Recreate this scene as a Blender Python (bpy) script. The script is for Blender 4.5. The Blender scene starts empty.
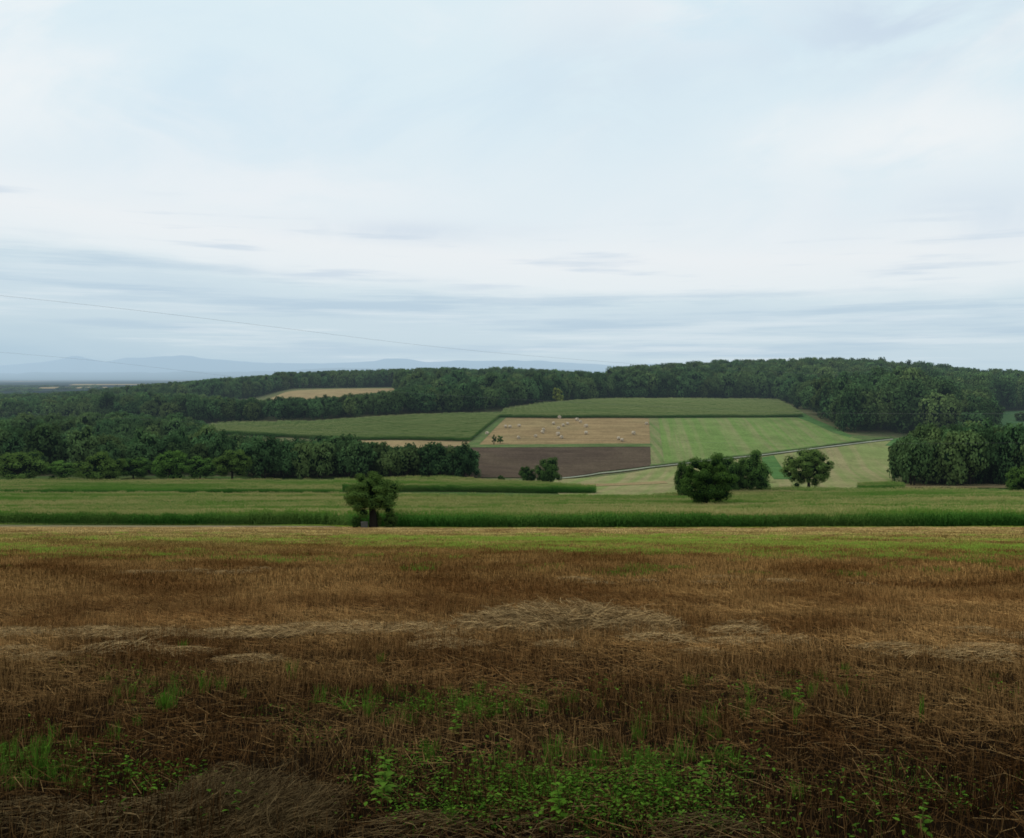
import bpy, math, random
import numpy as np
from mathutils import Vector, Matrix
random.seed(7); rng = np.random.default_rng(7)
scn = bpy.context.scene
col = scn.collection
F = 900.0; CX = 512.0; CY = 419.0; CAMZ = 2.2
TH = math.radians(2.64)

# ------------------------------------------------------------------ terrain
def v2t(v):                       # picture row -> tangent of the angle below the horizon
    return np.tan(TH + np.arctan((np.asarray(v, float) - CY) / F))
COLS_U = [-500, 0, 140, 245, 300, 420, 600, 800, 1024, 1500]
YN = [120, 150, 188, 230, 257, 300, 340, 390, 480, 560, 600, 700, 800, 1000, 1300, 1700]
ROWS = {
    0:    [0, 524.8, 513, 500, 489, 474, 463, 452, 440, 430, 425, 419, 415, 408, 405, 404],
    140:  [0, 524.6, 512.5, 499.5, 489, 474, 463, 451, 433, 423, 418, 410, 405, 398, 397, 398],
    245:  [0, 524.2, 512, 499, 489, 474, 463, 450, 424, 413, 408, 400, 395, 391, 391, 394],
    300:  [0, 523.8, 512, 499, 489, 475, 464, 449, 422, 410, 405, 395, 388, 384.5, 386, 391],
    420:  [0, 523, 512, 499, 490, 477, 467, 447, 418, 405, 401, 392, 388, 385, 386, 390],
    600:  [0, 522, 512, 500, 492, 484, 474, 447, 418, 403, 400, 394, 389, 387, 388, 392],
    800:  [0, 522, 512, 499, 490, 480, 470, 450, 421, 408, 404, 394, 382, 377, 380, 388],
    1024: [0, 522, 511, 497, 487, 476, 466, 454, 431, 414, 409, 401, 395, 391, 392, 394]}
ROWS[-500] = [v + (6 if 3 < i else 0) for i, v in enumerate(ROWS[0])]
ROWS[1500] = [v + (6 if 3 < i else 0) for i, v in enumerate(ROWS[1024])]
def pchip_slopes(x, y):
    h = np.diff(x); d = np.diff(y) / h; m = np.zeros_like(y)
    for i in range(1, len(x) - 1):
        if d[i-1] * d[i] > 0:
            w1 = 2*h[i] + h[i-1]; w2 = h[i] + 2*h[i-1]
            m[i] = (w1 + w2) / (w1/d[i-1] + w2/d[i])
    m[0] = d[0]; m[-1] = d[-1]
    return m
FARY = [2500., 4000., 9000., 30000., 90000.]
XS = np.log(np.array([60., 90., 120.] + YN[1:] + FARY))
CT = []
for u in COLS_U:
    r = ROWS[u]
    ts = [(CAMZ + 0.15*y)/y for y in (60., 90., 120.)] + [float(v2t(v)) for v in r[1:]] + [(CAMZ + 70.)/y for y in FARY]
    ts = np.array(ts); CT.append((ts, pchip_slopes(XS, ts)))
CS = np.array([(u - CX)/F for u in COLS_U])
def ground(X, Y):
    X = np.asarray(X, float); Y = np.asarray(Y, float)
    X, Y = np.broadcast_arrays(X, Y)
    Yc = np.maximum(Y, 60.); lx = np.clip(np.log(Yc), XS[0], XS[-1])
    k = np.clip(np.searchsorted(XS, lx) - 1, 0, len(XS) - 2)
    h = XS[k+1] - XS[k]; q = (lx - XS[k]) / h
    vals = []
    for ts, ms in CT:
        vals.append((2*q**3 - 3*q**2 + 1)*ts[k] + (q**3 - 2*q**2 + q)*h*ms[k] + (-2*q**3 + 3*q**2)*ts[k+1] + (q**3 - q**2)*h*ms[k+1])
    V = np.stack(vals)
    s = np.clip(X / Yc, CS[0], CS[-1] - 1e-6)
    j = np.clip(np.searchsorted(CS, s, side='right') - 1, 0, len(CS) - 2)
    w = (s - CS[j]) / (CS[j+1] - CS[j]); w = w*w*(3 - 2*w)
    a = np.take_along_axis(V, j[None], 0)[0]; b = np.take_along_axis(V, (j+1)[None], 0)[0]
    t = a*(1 - w) + b*w
    z = CAMZ - t*Yc
    near = -0.15*Y + 0.03*np.sin(X*0.9 + 1.3*np.sin(Y*0.5)) * np.clip(Y/8, 0, 1)
    zn = np.where(Y < 100, near, z)
    bl = np.clip((Y - 70)/30, 0, 1)
    zz = np.where(Y < 70, near, near*(1 - bl) + z*bl)
    return np.where(Y < 100, zz, z)
def g(x, y): return float(ground(x, y))
def uX(u, Y, t=0.1): return (u - CX)/F * Y * (math.cos(TH) + t*math.sin(TH))
YS = np.exp(np.linspace(math.log(2.5), math.log(2400), 1600))
def at(u, v):                     # ground point seen at a picture position
    t = float(v2t(v)); X = uX(u, YS, t)
    d = ground(X, YS) - (CAMZ - t*YS)
    idx = np.nonzero(d >= 0)[0]
    i = idx[0] if len(idx) else len(YS) - 1
    if i == 0: y = YS[0]
    else:
        q = d[i-1] / (d[i-1] - d[i]); y = YS[i-1] + q*(YS[i] - YS[i-1])
    return float(uX(u, y, t)), float(y)
def atY(u, Y): return float(uX(u, Y)), float(Y)

# ------------------------------------------------------------------ helpers
def tag(o, label=None, cat=None, group=None, kind=None):
    if label: o['label'] = label
    if cat: o['category'] = cat
    if group: o['group'] = group
    if kind: o['kind'] = kind
    return o
def mk_mesh(name, verts, faces, mats, mi=None, smooth=False, cols=None):
    me = bpy.data.meshes.new(name)
    me.from_pydata([tuple(v) for v in verts], [], faces)
    for m in mats: me.materials.append(m)
    if mi is not None: me.polygons.foreach_set('material_index', np.array(mi, dtype=np.int32))
    if smooth: me.polygons.foreach_set('use_smooth', np.ones(len(me.polygons), dtype=bool))
    if cols is not None:
        at_ = me.attributes.new('var', 'FLOAT', 'POINT'); at_.data.foreach_set('value', np.array(cols, dtype=np.float32))
    me.update(); return me
def link(name, me, parent=None):
    o = bpy.data.objects.new(name, me); col.objects.link(o)
    if parent: o.parent = parent
    return o
def empty(name, loc, rz=0.0):
    o = bpy.data.objects.new(name, None); col.objects.link(o)
    o.empty_display_size = 0.5; o.location = loc; o.rotation_euler = (0, 0, rz); return o
def srgb(r, g_, b):
    f = lambda c: ((c/255)/12.92) if c/255 <= 0.04045 else (((c/255) + 0.055)/1.055)**2.4
    return (f(r), f(g_), f(b), 1)

# ------------------------------------------------------------------ node helper
class NT:
    def __init__(s, tree): s.t = tree; s.n = tree.nodes; s.l = tree.links
    def node(s, typ, **kw):
        n = s.n.new(typ)
        for k, v in kw.items(): setattr(n, k, v)
        return n
    def put(s, sock, v):
        if isinstance(v, bpy.types.NodeSocket): s.l.new(v, sock)
        else: sock.default_value = v
    def m(s, op, a, b=None, c=None, clamp=False):
        n = s.node('ShaderNodeMath', operation=op, use_clamp=clamp)
        s.put(n.inputs[0], a)
        if b is not None: s.put(n.inputs[1], b)
        if c is not None: s.put(n.inputs[2], c)
        return n.outputs[0]
    def vm(s, op, a, b=None):
        n = s.node('ShaderNodeVectorMath', operation=op); s.put(n.inputs[0], a)
        if b is not None: s.put(n.inputs[1], b)
        return n.outputs[1] if op == 'LENGTH' else n.outputs[0]
    def xyz(s, x, y, z):
        n = s.node('ShaderNodeCombineXYZ'); s.put(n.inputs[0], x); s.put(n.inputs[1], y); s.put(n.inputs[2], z); return n.outputs[0]
    def sep(s, v):
        n = s.node('ShaderNodeSeparateXYZ'); s.put(n.inputs[0], v); return n.outputs
    def noise(s, vec, scale=1.0, detail=4.0, rough=0.5, dist=0.0):
        n = s.node('ShaderNodeTexNoise'); s.put(n.inputs['Vector'], vec)
        n.inputs['Scale'].default_value = scale; n.inputs['Detail'].default_value = detail
        n.inputs['Roughness'].default_value = rough; n.inputs['Distortion'].default_value = dist
        return n.outputs[0]
    def ss(s, v, a, b, lo=0.0, hi=1.0):
        n = s.node('ShaderNodeMapRange', interpolation_type='SMOOTHSTEP'); s.put(n.inputs['Value'], v)
        n.inputs['From Min'].default_value = a; n.inputs['From Max'].default_value = b
        n.inputs['To Min'].default_value = lo; n.inputs['To Max'].default_value = hi
        return n.outputs[0]
    def mix(s, f, a, b, mode='MIX'):
        n = s.node('ShaderNodeMix', data_type='RGBA', blend_type=mode)
        s.put(n.inputs[0], f); s.put(n.inputs[6], a); s.put(n.inputs[7], b); return n.outputs[2]
    def ramp(s, v, stops):
        n = s.node('ShaderNodeValToRGB'); s.put(n.inputs[0], v); e = n.color_ramp.elements
        while len(e) < len(stops): e.new(0.5)
        for el, (p, c) in zip(e, stops): el.position = p; el.color = c
        return n.outputs[0]
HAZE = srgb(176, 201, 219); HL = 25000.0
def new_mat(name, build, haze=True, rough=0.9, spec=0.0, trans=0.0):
    m = bpy.data.materials.new(name); m.use_nodes = True; m.node_tree.nodes.clear()
    t = NT(m.node_tree)
    out = t.node('ShaderNodeOutputMaterial')
    colr, bump = build(t)
    p = t.node('ShaderNodeBsdfPrincipled'); t.put(p.inputs['Base Color'], colr)
    p.inputs['Roughness'].default_value = rough; p.inputs['Specular IOR Level'].default_value = spec
    if bump is not None:
        b = t.node('ShaderNodeBump'); b.inputs['Strength'].default_value = bump[1]; b.inputs['Distance'].default_value = bump[2]
        t.put(b.inputs['Height'], bump[0]); t.l.new(b.outputs[0], p.inputs['Normal'])
    sh = p.outputs[0]
    if trans > 0:
        tr = t.node('ShaderNodeBsdfTranslucent'); t.put(tr.inputs[0], colr)
        mx = t.node('ShaderNodeMixShader'); mx.inputs[0].default_value = trans
        t.l.new(sh, mx.inputs[1]); t.l.new(tr.outputs[0], mx.inputs[2]); sh = mx.outputs[0]
    if haze:                       # aerial haze painted in as a glow growing with distance from the origin
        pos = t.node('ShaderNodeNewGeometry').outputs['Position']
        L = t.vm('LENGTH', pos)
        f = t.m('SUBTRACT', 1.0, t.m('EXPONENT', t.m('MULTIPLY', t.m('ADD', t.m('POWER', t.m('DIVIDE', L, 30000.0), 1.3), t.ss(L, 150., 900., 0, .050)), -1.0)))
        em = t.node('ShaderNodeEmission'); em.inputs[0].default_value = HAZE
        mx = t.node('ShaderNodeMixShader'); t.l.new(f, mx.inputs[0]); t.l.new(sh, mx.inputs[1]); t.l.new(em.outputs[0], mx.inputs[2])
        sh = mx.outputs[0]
        try: m.cycles.emission_sampling = 'NONE'
        except Exception: pass
    t.l.new(sh, out.inputs[0])
    return m
def gpos(t): return t.node('ShaderNodeNewGeometry').outputs['Position']
def attr(t, n='var'): return t.node('ShaderNodeAttribute', attribute_name=n).outputs['Fac']
def c4(r, g_, b): return (r, g_, b, 1)

# materials -----------------------------------------------------------
def b_ground(t):
    P = gpos(t); x, y, z = t.sep(P)
    n1 = t.noise(P, 0.35, 6, 0.6); n2 = t.noise(P, 9.0, 5, 0.65)
    st = t.noise(t.xyz(t.m('MULTIPLY', x, .03), t.m('MULTIPLY', y, .30), 0.0), 1.0, 5, 0.6)
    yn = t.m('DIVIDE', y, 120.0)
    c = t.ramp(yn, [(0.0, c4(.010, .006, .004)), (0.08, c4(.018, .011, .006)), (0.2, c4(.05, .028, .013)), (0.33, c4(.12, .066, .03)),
                    (0.5, c4(.16, .12, .05)), (.68, c4(.22, .16, .07)), (0.9, c4(.36, .26, .14)), (1.0, c4(.34, .26, .15))])  # soil tones by depth; foreground darkening is painted into the near end
    c = t.mix(t.ss(n2, .3, .7), t.mix(1.0, c, c4(.5, .5, .5), 'MULTIPLY'), c)
    green = t.m('MULTIPLY', t.m('MULTIPLY', t.ss(y, 34, 46), t.ss(y, 105, 70)), t.ss(st, .40, .62))
    c = t.mix(t.m('MULTIPLY', green, .9), c, c4(.25, .35, .055))
    far = t.mix(t.ss(n1, .4, .6), c4(.10, .13, .05), c4(.16, .14, .07))
    c = t.mix(t.ss(y, 128, 150), c, far)
    # the far plain: dark woods and pale fields
    pn = t.noise(t.xyz(t.m('MULTIPLY', x, .0006), t.m('MULTIPLY', y, .00035), 0.0), 1.0, 4, 0.55)
    pc = t.mix(t.ss(pn, .46, .5), c4(.010, .020, .020), c4(.035, .055, .045))
    pc = t.mix(t.ss(pn, .60, .63), pc, c4(.34, .22, .13))
    c = t.mix(t.ss(y, 1500, 2200), c, pc)
    return c, (n2, .6, .06)
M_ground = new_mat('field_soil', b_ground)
def field_mat(name, ca, cb, cc, fx, fy, rot=0.0, lo=.42, hi=.6, wob=0.25, tex=1.2):
    def b(t):
        P = gpos(t); mp = t.node('ShaderNodeMapping'); t.l.new(P, mp.inputs[0]); mp.inputs['Rotation'].default_value = (0, 0, rot)
        x, y, z = t.sep(mp.outputs[0])
        st = t.noise(t.xyz(t.m('MULTIPLY', x, fx), t.m('MULTIPLY', y, fy), 0.0), 1.0, 5, 0.6)
        n1 = t.noise(P, 0.03, 4, 0.5); n2 = t.noise(P, tex, 6, 0.7)
        c = t.mix(t.ss(st, lo, hi), ca, cb)
        c = t.mix(t.m('MULTIPLY', t.ss(n1, .42, .65), wob), c, cc)
        n4 = t.noise(P, .09, 5, .65, .4)
        f = t.m('MULTIPLY', t.ss(n2, .25, .75, .72, 1.25), t.ss(n4, .30, .70, .86, 1.14))
        c = t.mix(1.0, c, t.xyz(f, f, f), 'MULTIPLY')
        return c, (n2, .5, .15)
    return new_mat(name, b)
def b_stub(t):
    P = gpos(t); x, y, z = t.sep(P)
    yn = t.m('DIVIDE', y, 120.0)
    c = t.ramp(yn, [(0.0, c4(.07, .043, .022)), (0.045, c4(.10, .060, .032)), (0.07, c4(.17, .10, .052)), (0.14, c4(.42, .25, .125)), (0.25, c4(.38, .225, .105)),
                    (0.40, c4(.40, .245, .115)), (0.55, c4(.52, .41, .18)), (1.0, c4(.85, .66, .40))])  # stem tones by depth, with the dim foreground painted into the nearest stops
    n = t.noise(P, 0.22, 4, 0.6); n3 = t.noise(t.xyz(t.m('MULTIPLY', x, .12), t.m('MULTIPLY', y, .55), 3.0), 1.0, 4, 0.6)
    c = t.mix(t.ss(n, .35, .65), t.mix(1.0, c, c4(.50, .42, .38), 'MULTIPLY'), c)
    c = t.mix(t.ss(n3, .40, .70, 0, .75), c, t.mix(1.0, c, c4(1.5, 1.5, 1.5), 'MULTIPLY'))
    v = attr(t); f = t.m('MULTIPLY_ADD', v, 2.0, 0.16)
    c = t.mix(1.0, c, t.xyz(f, f, f), 'MULTIPLY')
    c = t.mix(t.ss(v, .85, 1.0, 0, .5), c, c4(.46, .33, .19))
    c = t.mix(1.0, c, c4(.78, .73, .52), 'MULTIPLY')
    return c, None
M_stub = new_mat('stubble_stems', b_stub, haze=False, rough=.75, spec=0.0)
def b_straw(t):
    P = gpos(t); x, y, z = t.sep(P)
    v = attr(t)
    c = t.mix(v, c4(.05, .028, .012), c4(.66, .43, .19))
    d = t.ss(y, 4.5, 15.0, .24, .95)  # painted foreground shade: straw colour is darkened toward the camera
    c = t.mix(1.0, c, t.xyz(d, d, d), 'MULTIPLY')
    return c, None
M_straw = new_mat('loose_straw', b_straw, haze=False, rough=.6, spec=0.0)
def b_weed(t):
    P = gpos(t); n = t.noise(P, 1.5, 3, 0.5); v = attr(t)
    c = t.mix(v, c4(.014, .042, .005), c4(.125, .245, .024))
    c = t.mix(t.ss(n, .45, .7, 0, .5), c, c4(.12, .20, .03))
    y = t.sep(P)[1]
    c = t.mix(t.ss(y, 25, 55, 0, .85), c, c4(.34, .46, .07))
    return c, None
M_weed = new_mat('weed_leaves', b_weed, haze=False, rough=.55, spec=0.0, trans=.25)
M_wstem = new_mat('weed_stems', lambda t: (c4(.06, .09, .02), None), haze=False)
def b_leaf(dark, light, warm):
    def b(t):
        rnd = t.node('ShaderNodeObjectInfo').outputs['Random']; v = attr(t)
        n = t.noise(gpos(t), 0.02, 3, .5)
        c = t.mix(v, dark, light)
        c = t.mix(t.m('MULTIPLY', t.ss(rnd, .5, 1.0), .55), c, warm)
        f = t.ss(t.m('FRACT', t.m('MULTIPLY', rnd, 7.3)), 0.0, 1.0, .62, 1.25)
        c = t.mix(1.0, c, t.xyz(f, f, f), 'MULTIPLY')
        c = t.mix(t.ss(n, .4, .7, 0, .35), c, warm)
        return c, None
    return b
M_leafF = new_mat('woodland_leaves', b_leaf(c4(.020, .052, .022), c4(.10, .19, .062), c4(.15, .185, .055)), trans=.12)
M_leafN = new_mat('tree_leaves', b_leaf(c4(.020, .052, .014), c4(.11, .20, .042), c4(.14, .19, .045)), trans=.18)
M_leafB = new_mat('bush_leaves', b_leaf(c4(.026, .066, .014), c4(.15, .27, .05), c4(.17, .25, .055)), trans=.18)
M_leafY = new_mat('yellow_leaves', b_leaf(c4(.16, .20, .04), c4(.42, .44, .08), c4(.48, .44, .10)), trans=.18)
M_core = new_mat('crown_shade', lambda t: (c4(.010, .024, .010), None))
def b_bark(t):
    P = gpos(t); x, y, z = t.sep(P)
    n = t.noise(t.xyz(t.m('MULTIPLY', x, 6.), t.m('MULTIPLY', y, 6.), t.m('MULTIPLY', z, 1.2)), 2.0, 5, .7)
    return t.mix(n, c4(.012, .010, .008), c4(.05, .042, .032)), (n, .6, .05)
M_bark = new_mat('bark', b_bark)
def b_corn(t):
    P = gpos(t); x, y, z = t.sep(P); v = attr(t)
    n = t.noise(t.xyz(t.m('MULTIPLY', x, .02), t.m('MULTIPLY', y, .16), 0.0), 1.0, 4, .55)
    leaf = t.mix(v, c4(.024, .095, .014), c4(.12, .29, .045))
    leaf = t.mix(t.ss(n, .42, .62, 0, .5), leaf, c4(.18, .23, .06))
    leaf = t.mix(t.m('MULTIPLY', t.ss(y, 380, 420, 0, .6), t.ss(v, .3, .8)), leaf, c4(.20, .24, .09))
    return leaf, None
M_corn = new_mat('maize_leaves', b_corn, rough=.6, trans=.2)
def b_tass(t):
    P = gpos(t); x, y, z = t.sep(P)
    n = t.noise(t.xyz(t.m('MULTIPLY', x, .014), t.m('MULTIPLY', y, .14), 0.0), 1.0, 4, .6)
    f = t.ss(n, .38, .60)
    c = t.mix(f, c4(.17, .30, .05), c4(.50, .42, .17))
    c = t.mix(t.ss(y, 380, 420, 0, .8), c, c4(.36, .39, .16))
    return c, None
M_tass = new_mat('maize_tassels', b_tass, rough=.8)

# ------------------------------------------------------------------ world, sun, camera
w = bpy.data.worlds.new("World"); scn.world = w; w.use_nodes = True
w.node_tree.nodes.clear(); t = NT(w.node_tree)
SUN_EL, SUN_AZ = math.radians(42), math.radians(-70)
D = t.node('ShaderNodeTexCoord').outputs['Generated']
x, y, z = t.sep(D)
hor = t.m('SQRT', t.m('ADD', t.m('MULTIPLY', x, x), t.m('ADD', t.m('MULTIPLY', y, y), 1e-6)))
T = t.m('DIVIDE', z, t.m('MAXIMUM', hor, .02)); S = t.m('ARCTAN2', x, y)
row = lambda v: (377.5 - v)/900.0
wn = t.noise(t.xyz(t.m('MULTIPLY', S, 5.0), t.m('MULTIPLY', T, 22.0), 0.0), 1.0, 5, .55)
tilt = t.m('MULTIPLY', t.ss(S, -.60, 0.10), .045)
T1 = t.m('ADD', t.m('ADD', T, t.m('SUBTRACT', tilt, .024)), t.m('MULTIPLY', t.m('SUBTRACT', wn, .5), .045))
NRM = 0.6
def stop(v, r, g_, b): return (max(0, min(1, row(v)/NRM)), srgb(r, g_, b))
base = t.ramp(t.m('DIVIDE', T1, NRM), [
    stop(376, 180, 205, 221), stop(352, 197, 217, 228), stop(325, 203, 221, 231), stop(304, 203, 221, 232), stop(288, 212, 228, 236), stop(272, 232, 240, 244),
    stop(245, 237, 242, 245), stop(205, 228, 239, 245), stop(100, 221, 238, 246), stop(0, 222, 239, 246), (1.0, srgb(205, 225, 238))])
# grey blue streaks low in the sky
sn = t.noise(t.xyz(t.m('MULTIPLY', S, 3.2), t.m('MULTIPLY', T, 55.0), 4.0), 1.0, 5, .6)
band = t.m('MULTIPLY', t.ss(T1, row(372), row(335)), t.ss(T1, row(262), row(290)))
c = t.mix(t.m('MULTIPLY', band, t.ss(sn, .44, .64, 0, .6)), base, srgb(178, 202, 221))
sn2 = t.noise(t.xyz(t.m('MULTIPLY', S, 2.6), t.m('MULTIPLY', T, 60.0), 9.0), 1.0, 7, .65)
c = t.mix(t.m('MULTIPLY', t.m('MULTIPLY', t.ss(T1, row(368), row(350)), t.ss(T1, row(280), row(300))), t.ss(sn2, .48, .66, 0, .6)), c, srgb(224, 235, 241))
# small dark wisps across the bright break
sn3 = t.noise(t.xyz(t.m('MULTIPLY', S, 6.0), t.m('MULTIPLY', T, 75.0), 2.0), 1.0, 4, .5)
c = t.mix(t.m('MULTIPLY', t.m('MULTIPLY', t.ss(T1, row(285), row(270)), t.ss(T1, row(205), row(240))), t.ss(sn3, .53, .72, 0, .6)), c, srgb(196, 213, 229))
# soft upper cloud
un = t.noise(t.xyz(t.m('MULTIPLY', S, 2.2), t.m('MULTIPLY_ADD', T, 5.0, t.m('MULTIPLY', S, -1.3)), 6.0), 1.0, 8, .58, .5)
upm = t.ss(T, row(215), row(120))
c = t.mix(t.m('MULTIPLY', upm, t.ss(un, .46, .62, 0, .9)), c, srgb(238, 245, 248))
c = t.mix(t.m('MULTIPLY', upm, t.ss(un, .46, .34, 0, .6)), c, srgb(212, 232, 244))
def blob(s0, t0, ws, wt):
    a = t.m('POWER', t.m('DIVIDE', t.m('SUBTRACT', S, s0), ws), 2.0); b = t.m('POWER', t.m('DIVIDE', t.m('SUBTRACT', T, t0), wt), 2.0)
    return t.m('MULTIPLY', t.m('EXPONENT', t.m('MULTIPLY', t.m('ADD', a, b), -1.0)), t.ss(bn, .34, .62))
bn = t.noise(t.xyz(t.m('MULTIPLY', S, 7.0), t.m('MULTIPLY', T, 13.0), 1.0), 1.0, 6, .55, .5)
for s0, t0, ws, wt, cc, k in ((.16, .40, .16, .05, (246, 249, 250), .8), (.42, .245, .16, .045, (245, 248, 249), .8), (.27, .16, .20, .04, (240, 245, 248), .6), (.40, .36, .12, .05, (205, 221, 236), .9), (.46, .16, .12, .03, (212, 226, 238), .7), (.10, .34, .10, .10, (214, 230, 241), .7), (-.42, .28, .2, .05, (242, 246, 248), .6), (-.25, .20, .2, .04, (240, 244, 247), .6), (-.12, .16, .12, .012, (206, 220, 234), .6)):
    c = t.mix(t.m('MULTIPLY', blob(s0, t0, ws, wt), k), c, srgb(*cc))
# below the horizon
c = t.mix(t.ss(T, -.01, -.2), c, c4(.10, .10, .06))
sky = t.node('ShaderNodeTexSky', sky_type='NISHITA'); sky.sun_disc = False
sky.sun_elevation = SUN_EL; sky.sun_rotation = SUN_AZ; sky.air_density = 1.0; sky.dust_density = 2.0
bg1 = t.node('ShaderNodeBackground'); t.l.new(sky.outputs[0], bg1.inputs[0]); bg1.inputs[1].default_value = .10
bg2 = t.node('ShaderNodeBackground'); t.put(bg2.inputs[0], c); bg2.inputs[1].default_value = 1.0
ms = t.node('ShaderNodeMixShader'); ms.inputs[0].default_value = .96
t.l.new(bg1.outputs[0], ms.inputs[1]); t.l.new(bg2.outputs[0], ms.inputs[2])
wo = t.node('ShaderNodeOutputWorld'); t.l.new(ms.outputs[0], wo.inputs[0])
sd = bpy.data.lights.new('sun', 'SUN'); sd.energy = 1.1; sd.angle = math.radians(18); sd.color = (1, .93, .80)
so = bpy.data.objects.new('sun', sd); col.objects.link(so)
sdir = Vector((math.sin(SUN_AZ)*math.cos(SUN_EL), math.cos(SUN_AZ)*math.cos(SUN_EL), math.sin(SUN_EL)))
so.rotation_euler = sdir.to_track_quat('Z', 'Y').to_euler(); so.location = (0, 0, 60)
cd = bpy.data.cameras.new('camera'); cd.sensor_fit = 'HORIZONTAL'; cd.sensor_width = 36; cd.lens = 36*F/1024
cd.clip_start = .05; cd.clip_end = 200000
co = bpy.data.objects.new('camera', cd); col.objects.link(co); co.location = (0, 0, CAMZ)
co.rotation_euler = (math.pi/2 - TH, 0, 0); scn.camera = co
scn.view_settings.view_transform = 'Standard'; scn.view_settings.look = 'None'; scn.view_settings.exposure = 0
scn.render.engine = 'CYCLES'
cy = scn.cycles; cy.max_bounces = 5; cy.diffuse_bounces = 3; cy.transmission_bounces = 3; cy.transparent_max_bounces = 4
cy.filter_width = 1.7; cy.use_adaptive_sampling = True; cy.adaptive_threshold = .02
try: cy.use_denoising = True
except Exception: pass

# ------------------------------------------------------------------ ground sheet
NSX = 241
Ynear = np.concatenate([np.linspace(-40, 2, 8), np.linspace(2.6, 30, 70)[0:], np.exp(np.linspace(math.log(31), math.log(110), 40)),
        np.linspace(112, 700, 190), np.exp(np.linspace(math.log(710), math.log(90000), 90))])
ss_ = np.linspace(-1, 1, NSX); ss_ = np.sign(ss_)*(0.55*np.abs(ss_) + 0.95*np.abs(ss_)**3)
Yg, Sg = np.meshgrid(Ynear, ss_, indexing='ij')
Xg = Sg*(np.maximum(Yg, 0) + 25)
Zg = ground(Xg, Yg)
vs = np.stack([Xg, Yg, Zg], -1).reshape(-1, 3); nr = len(Ynear)
fs = [(i*NSX + j, i*NSX + j + 1, (i+1)*NSX + j + 1, (i+1)*NSX + j) for i in range(nr-1) for j in range(NSX-1)]
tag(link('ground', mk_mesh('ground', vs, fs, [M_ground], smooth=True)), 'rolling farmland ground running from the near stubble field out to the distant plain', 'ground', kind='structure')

# ------------------------------------------------------------------ draped field patches
def resample(pl, n):
    p = np.array(pl, float); d = np.r_[0, np.cumsum(np.hypot(*(p[1:] - p[:-1]).T))]
    q = np.linspace(0, d[-1], n); return np.stack([np.interp(q, d, p[:, 0]), np.interp(q, d, p[:, 1])], -1)
def pts(l): return [at(*p) if len(p) == 2 else atY(p[0], p[1]) for p in l]    # 2-tuple = picture position, 3-tuple = (u, depth, 0)
def drape(name, near, far, off, mat, label, cat='field', n=70, m=36, kind='structure'):
    a = resample(pts(near), n); b = resample(pts(far), n)
    k = np.linspace(0, 1, m)[:, None, None]
    G = a[None]*(1 - k) + b[None]*k
    Z = ground(G[..., 0], G[..., 1]) + off
    # skirt so that the sheet closes to the ground
    v = np.concatenate([G, Z[..., None]], -1).reshape(-1, 3)
    f = [(i*n + j, i*n + j + 1, (i+1)*n + j + 1, (i+1)*n + j) for i in range(m-1) for j in range(n-1)]
    o = link(name, mk_mesh(name, v, f, [mat], smooth=True)); tag(o, label, cat, kind=kind); return G
M_bale_f = field_mat('cut_cereal', c4(.31, .215, .105), c4(.24, .165, .082), c4(.26, .225, .105), .02, .5)
M_plough = field_mat('ploughed_soil', c4(.100, .070, .048), c4(.078, .055, .039), c4(.12, .088, .055), .03, .5, wob=.5)
M_greenf = field_mat('green_regrowth', c4(.155, .225, .062), c4(.225, .23, .095), c4(.13, .19, .055), .30, .006, rot=.135, lo=.38, hi=.68)
M_beige = field_mat('beige_meadow', c4(.20, .235, .08), c4(.29, .25, .12), c4(.25, .235, .10), .2, .006, rot=.26, lo=.40, hi=.62, wob=.6)
M_tan = field_mat('tan_stubble', c4(.34, .24, .12), c4(.29, .215, .11), c4(.25, .23, .10), .03, .4)
M_vgreen = field_mat('green_crop', c4(.07, .15, .045), c4(.095, .175, .05), c4(.12, .18, .06), .05, .3)
M_margin = field_mat('grass_margin', c4(.10, .15, .05), c4(.14, .16, .065), c4(.085, .13, .04), .1, .3)
M_mead = field_mat('meadow_grass', c4(.075, .125, .035), c4(.11, .125, .045), c4(.06, .11, .03), .02, .25)
M_road = field_mat('pale_road', c4(.30, .30, .22), c4(.25, .26, .18), c4(.26, .27, .18), .1, .1)
M_verge = field_mat('dark_verge', c4(.10, .155, .048), c4(.13, .175, .06), c4(.11, .15, .05), .2, .2)

drape('meadow', [(-60, 150, 0), (-60, 190, 0), ], [(-61, 150, 0), (-61, 190, 0)], .02, M_mead, 'x') if False else None
N1 = [(-260, 523.3), (0, 524), (230, 525), (335, 525.6), (352, 527.4), (420, 528.3), (600, 528.6), (1024, 527), (1300, 526)]
drape('valley_meadow', [(u_, v_ - .3) for u_, v_ in N1], [(-260, 292, 0), (250, 292, 0), (560, 292, 0), (900, 268, 0), (1300, 262, 0)], .05, M_mead,
      'grassy floor under and between the maize strips in the valley', 'meadow', n=160, m=90)
drape('bale_field', [(466, 446.5), (560, 446.2), (651, 446)], [(502, 417.5), (580, 417.8), (649, 418.2)], .22, M_bale_f, 'tan harvested field dotted with round straw bales', n=60, m=40)
drape('field_margin', [(455, 448.2), (560, 448.0), (652, 447.6)], [(463, 445.4), (560, 444.8), (651, 444.4)], .35, M_margin, 'thin green grass margin between the bale field and the ploughed field', 'grass strip', m=6)
drape('ploughed_field', [(430, 472), (475, 478), (560, 478), (600, 472), (651, 466)], [(440, 446.5), (520, 447.6), (600, 447.5), (652, 447.3)], .25, M_plough, 'dark brown ploughed field below the bales', n=60, m=40)
drape('tan_strip_field', [(330, 452), (400, 449), (466, 447.5)], [(345, 440), (400, 440.5), (475, 440)], .22, M_tan, 'narrow tan stubble strip beside the treeline', m=8)
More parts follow.
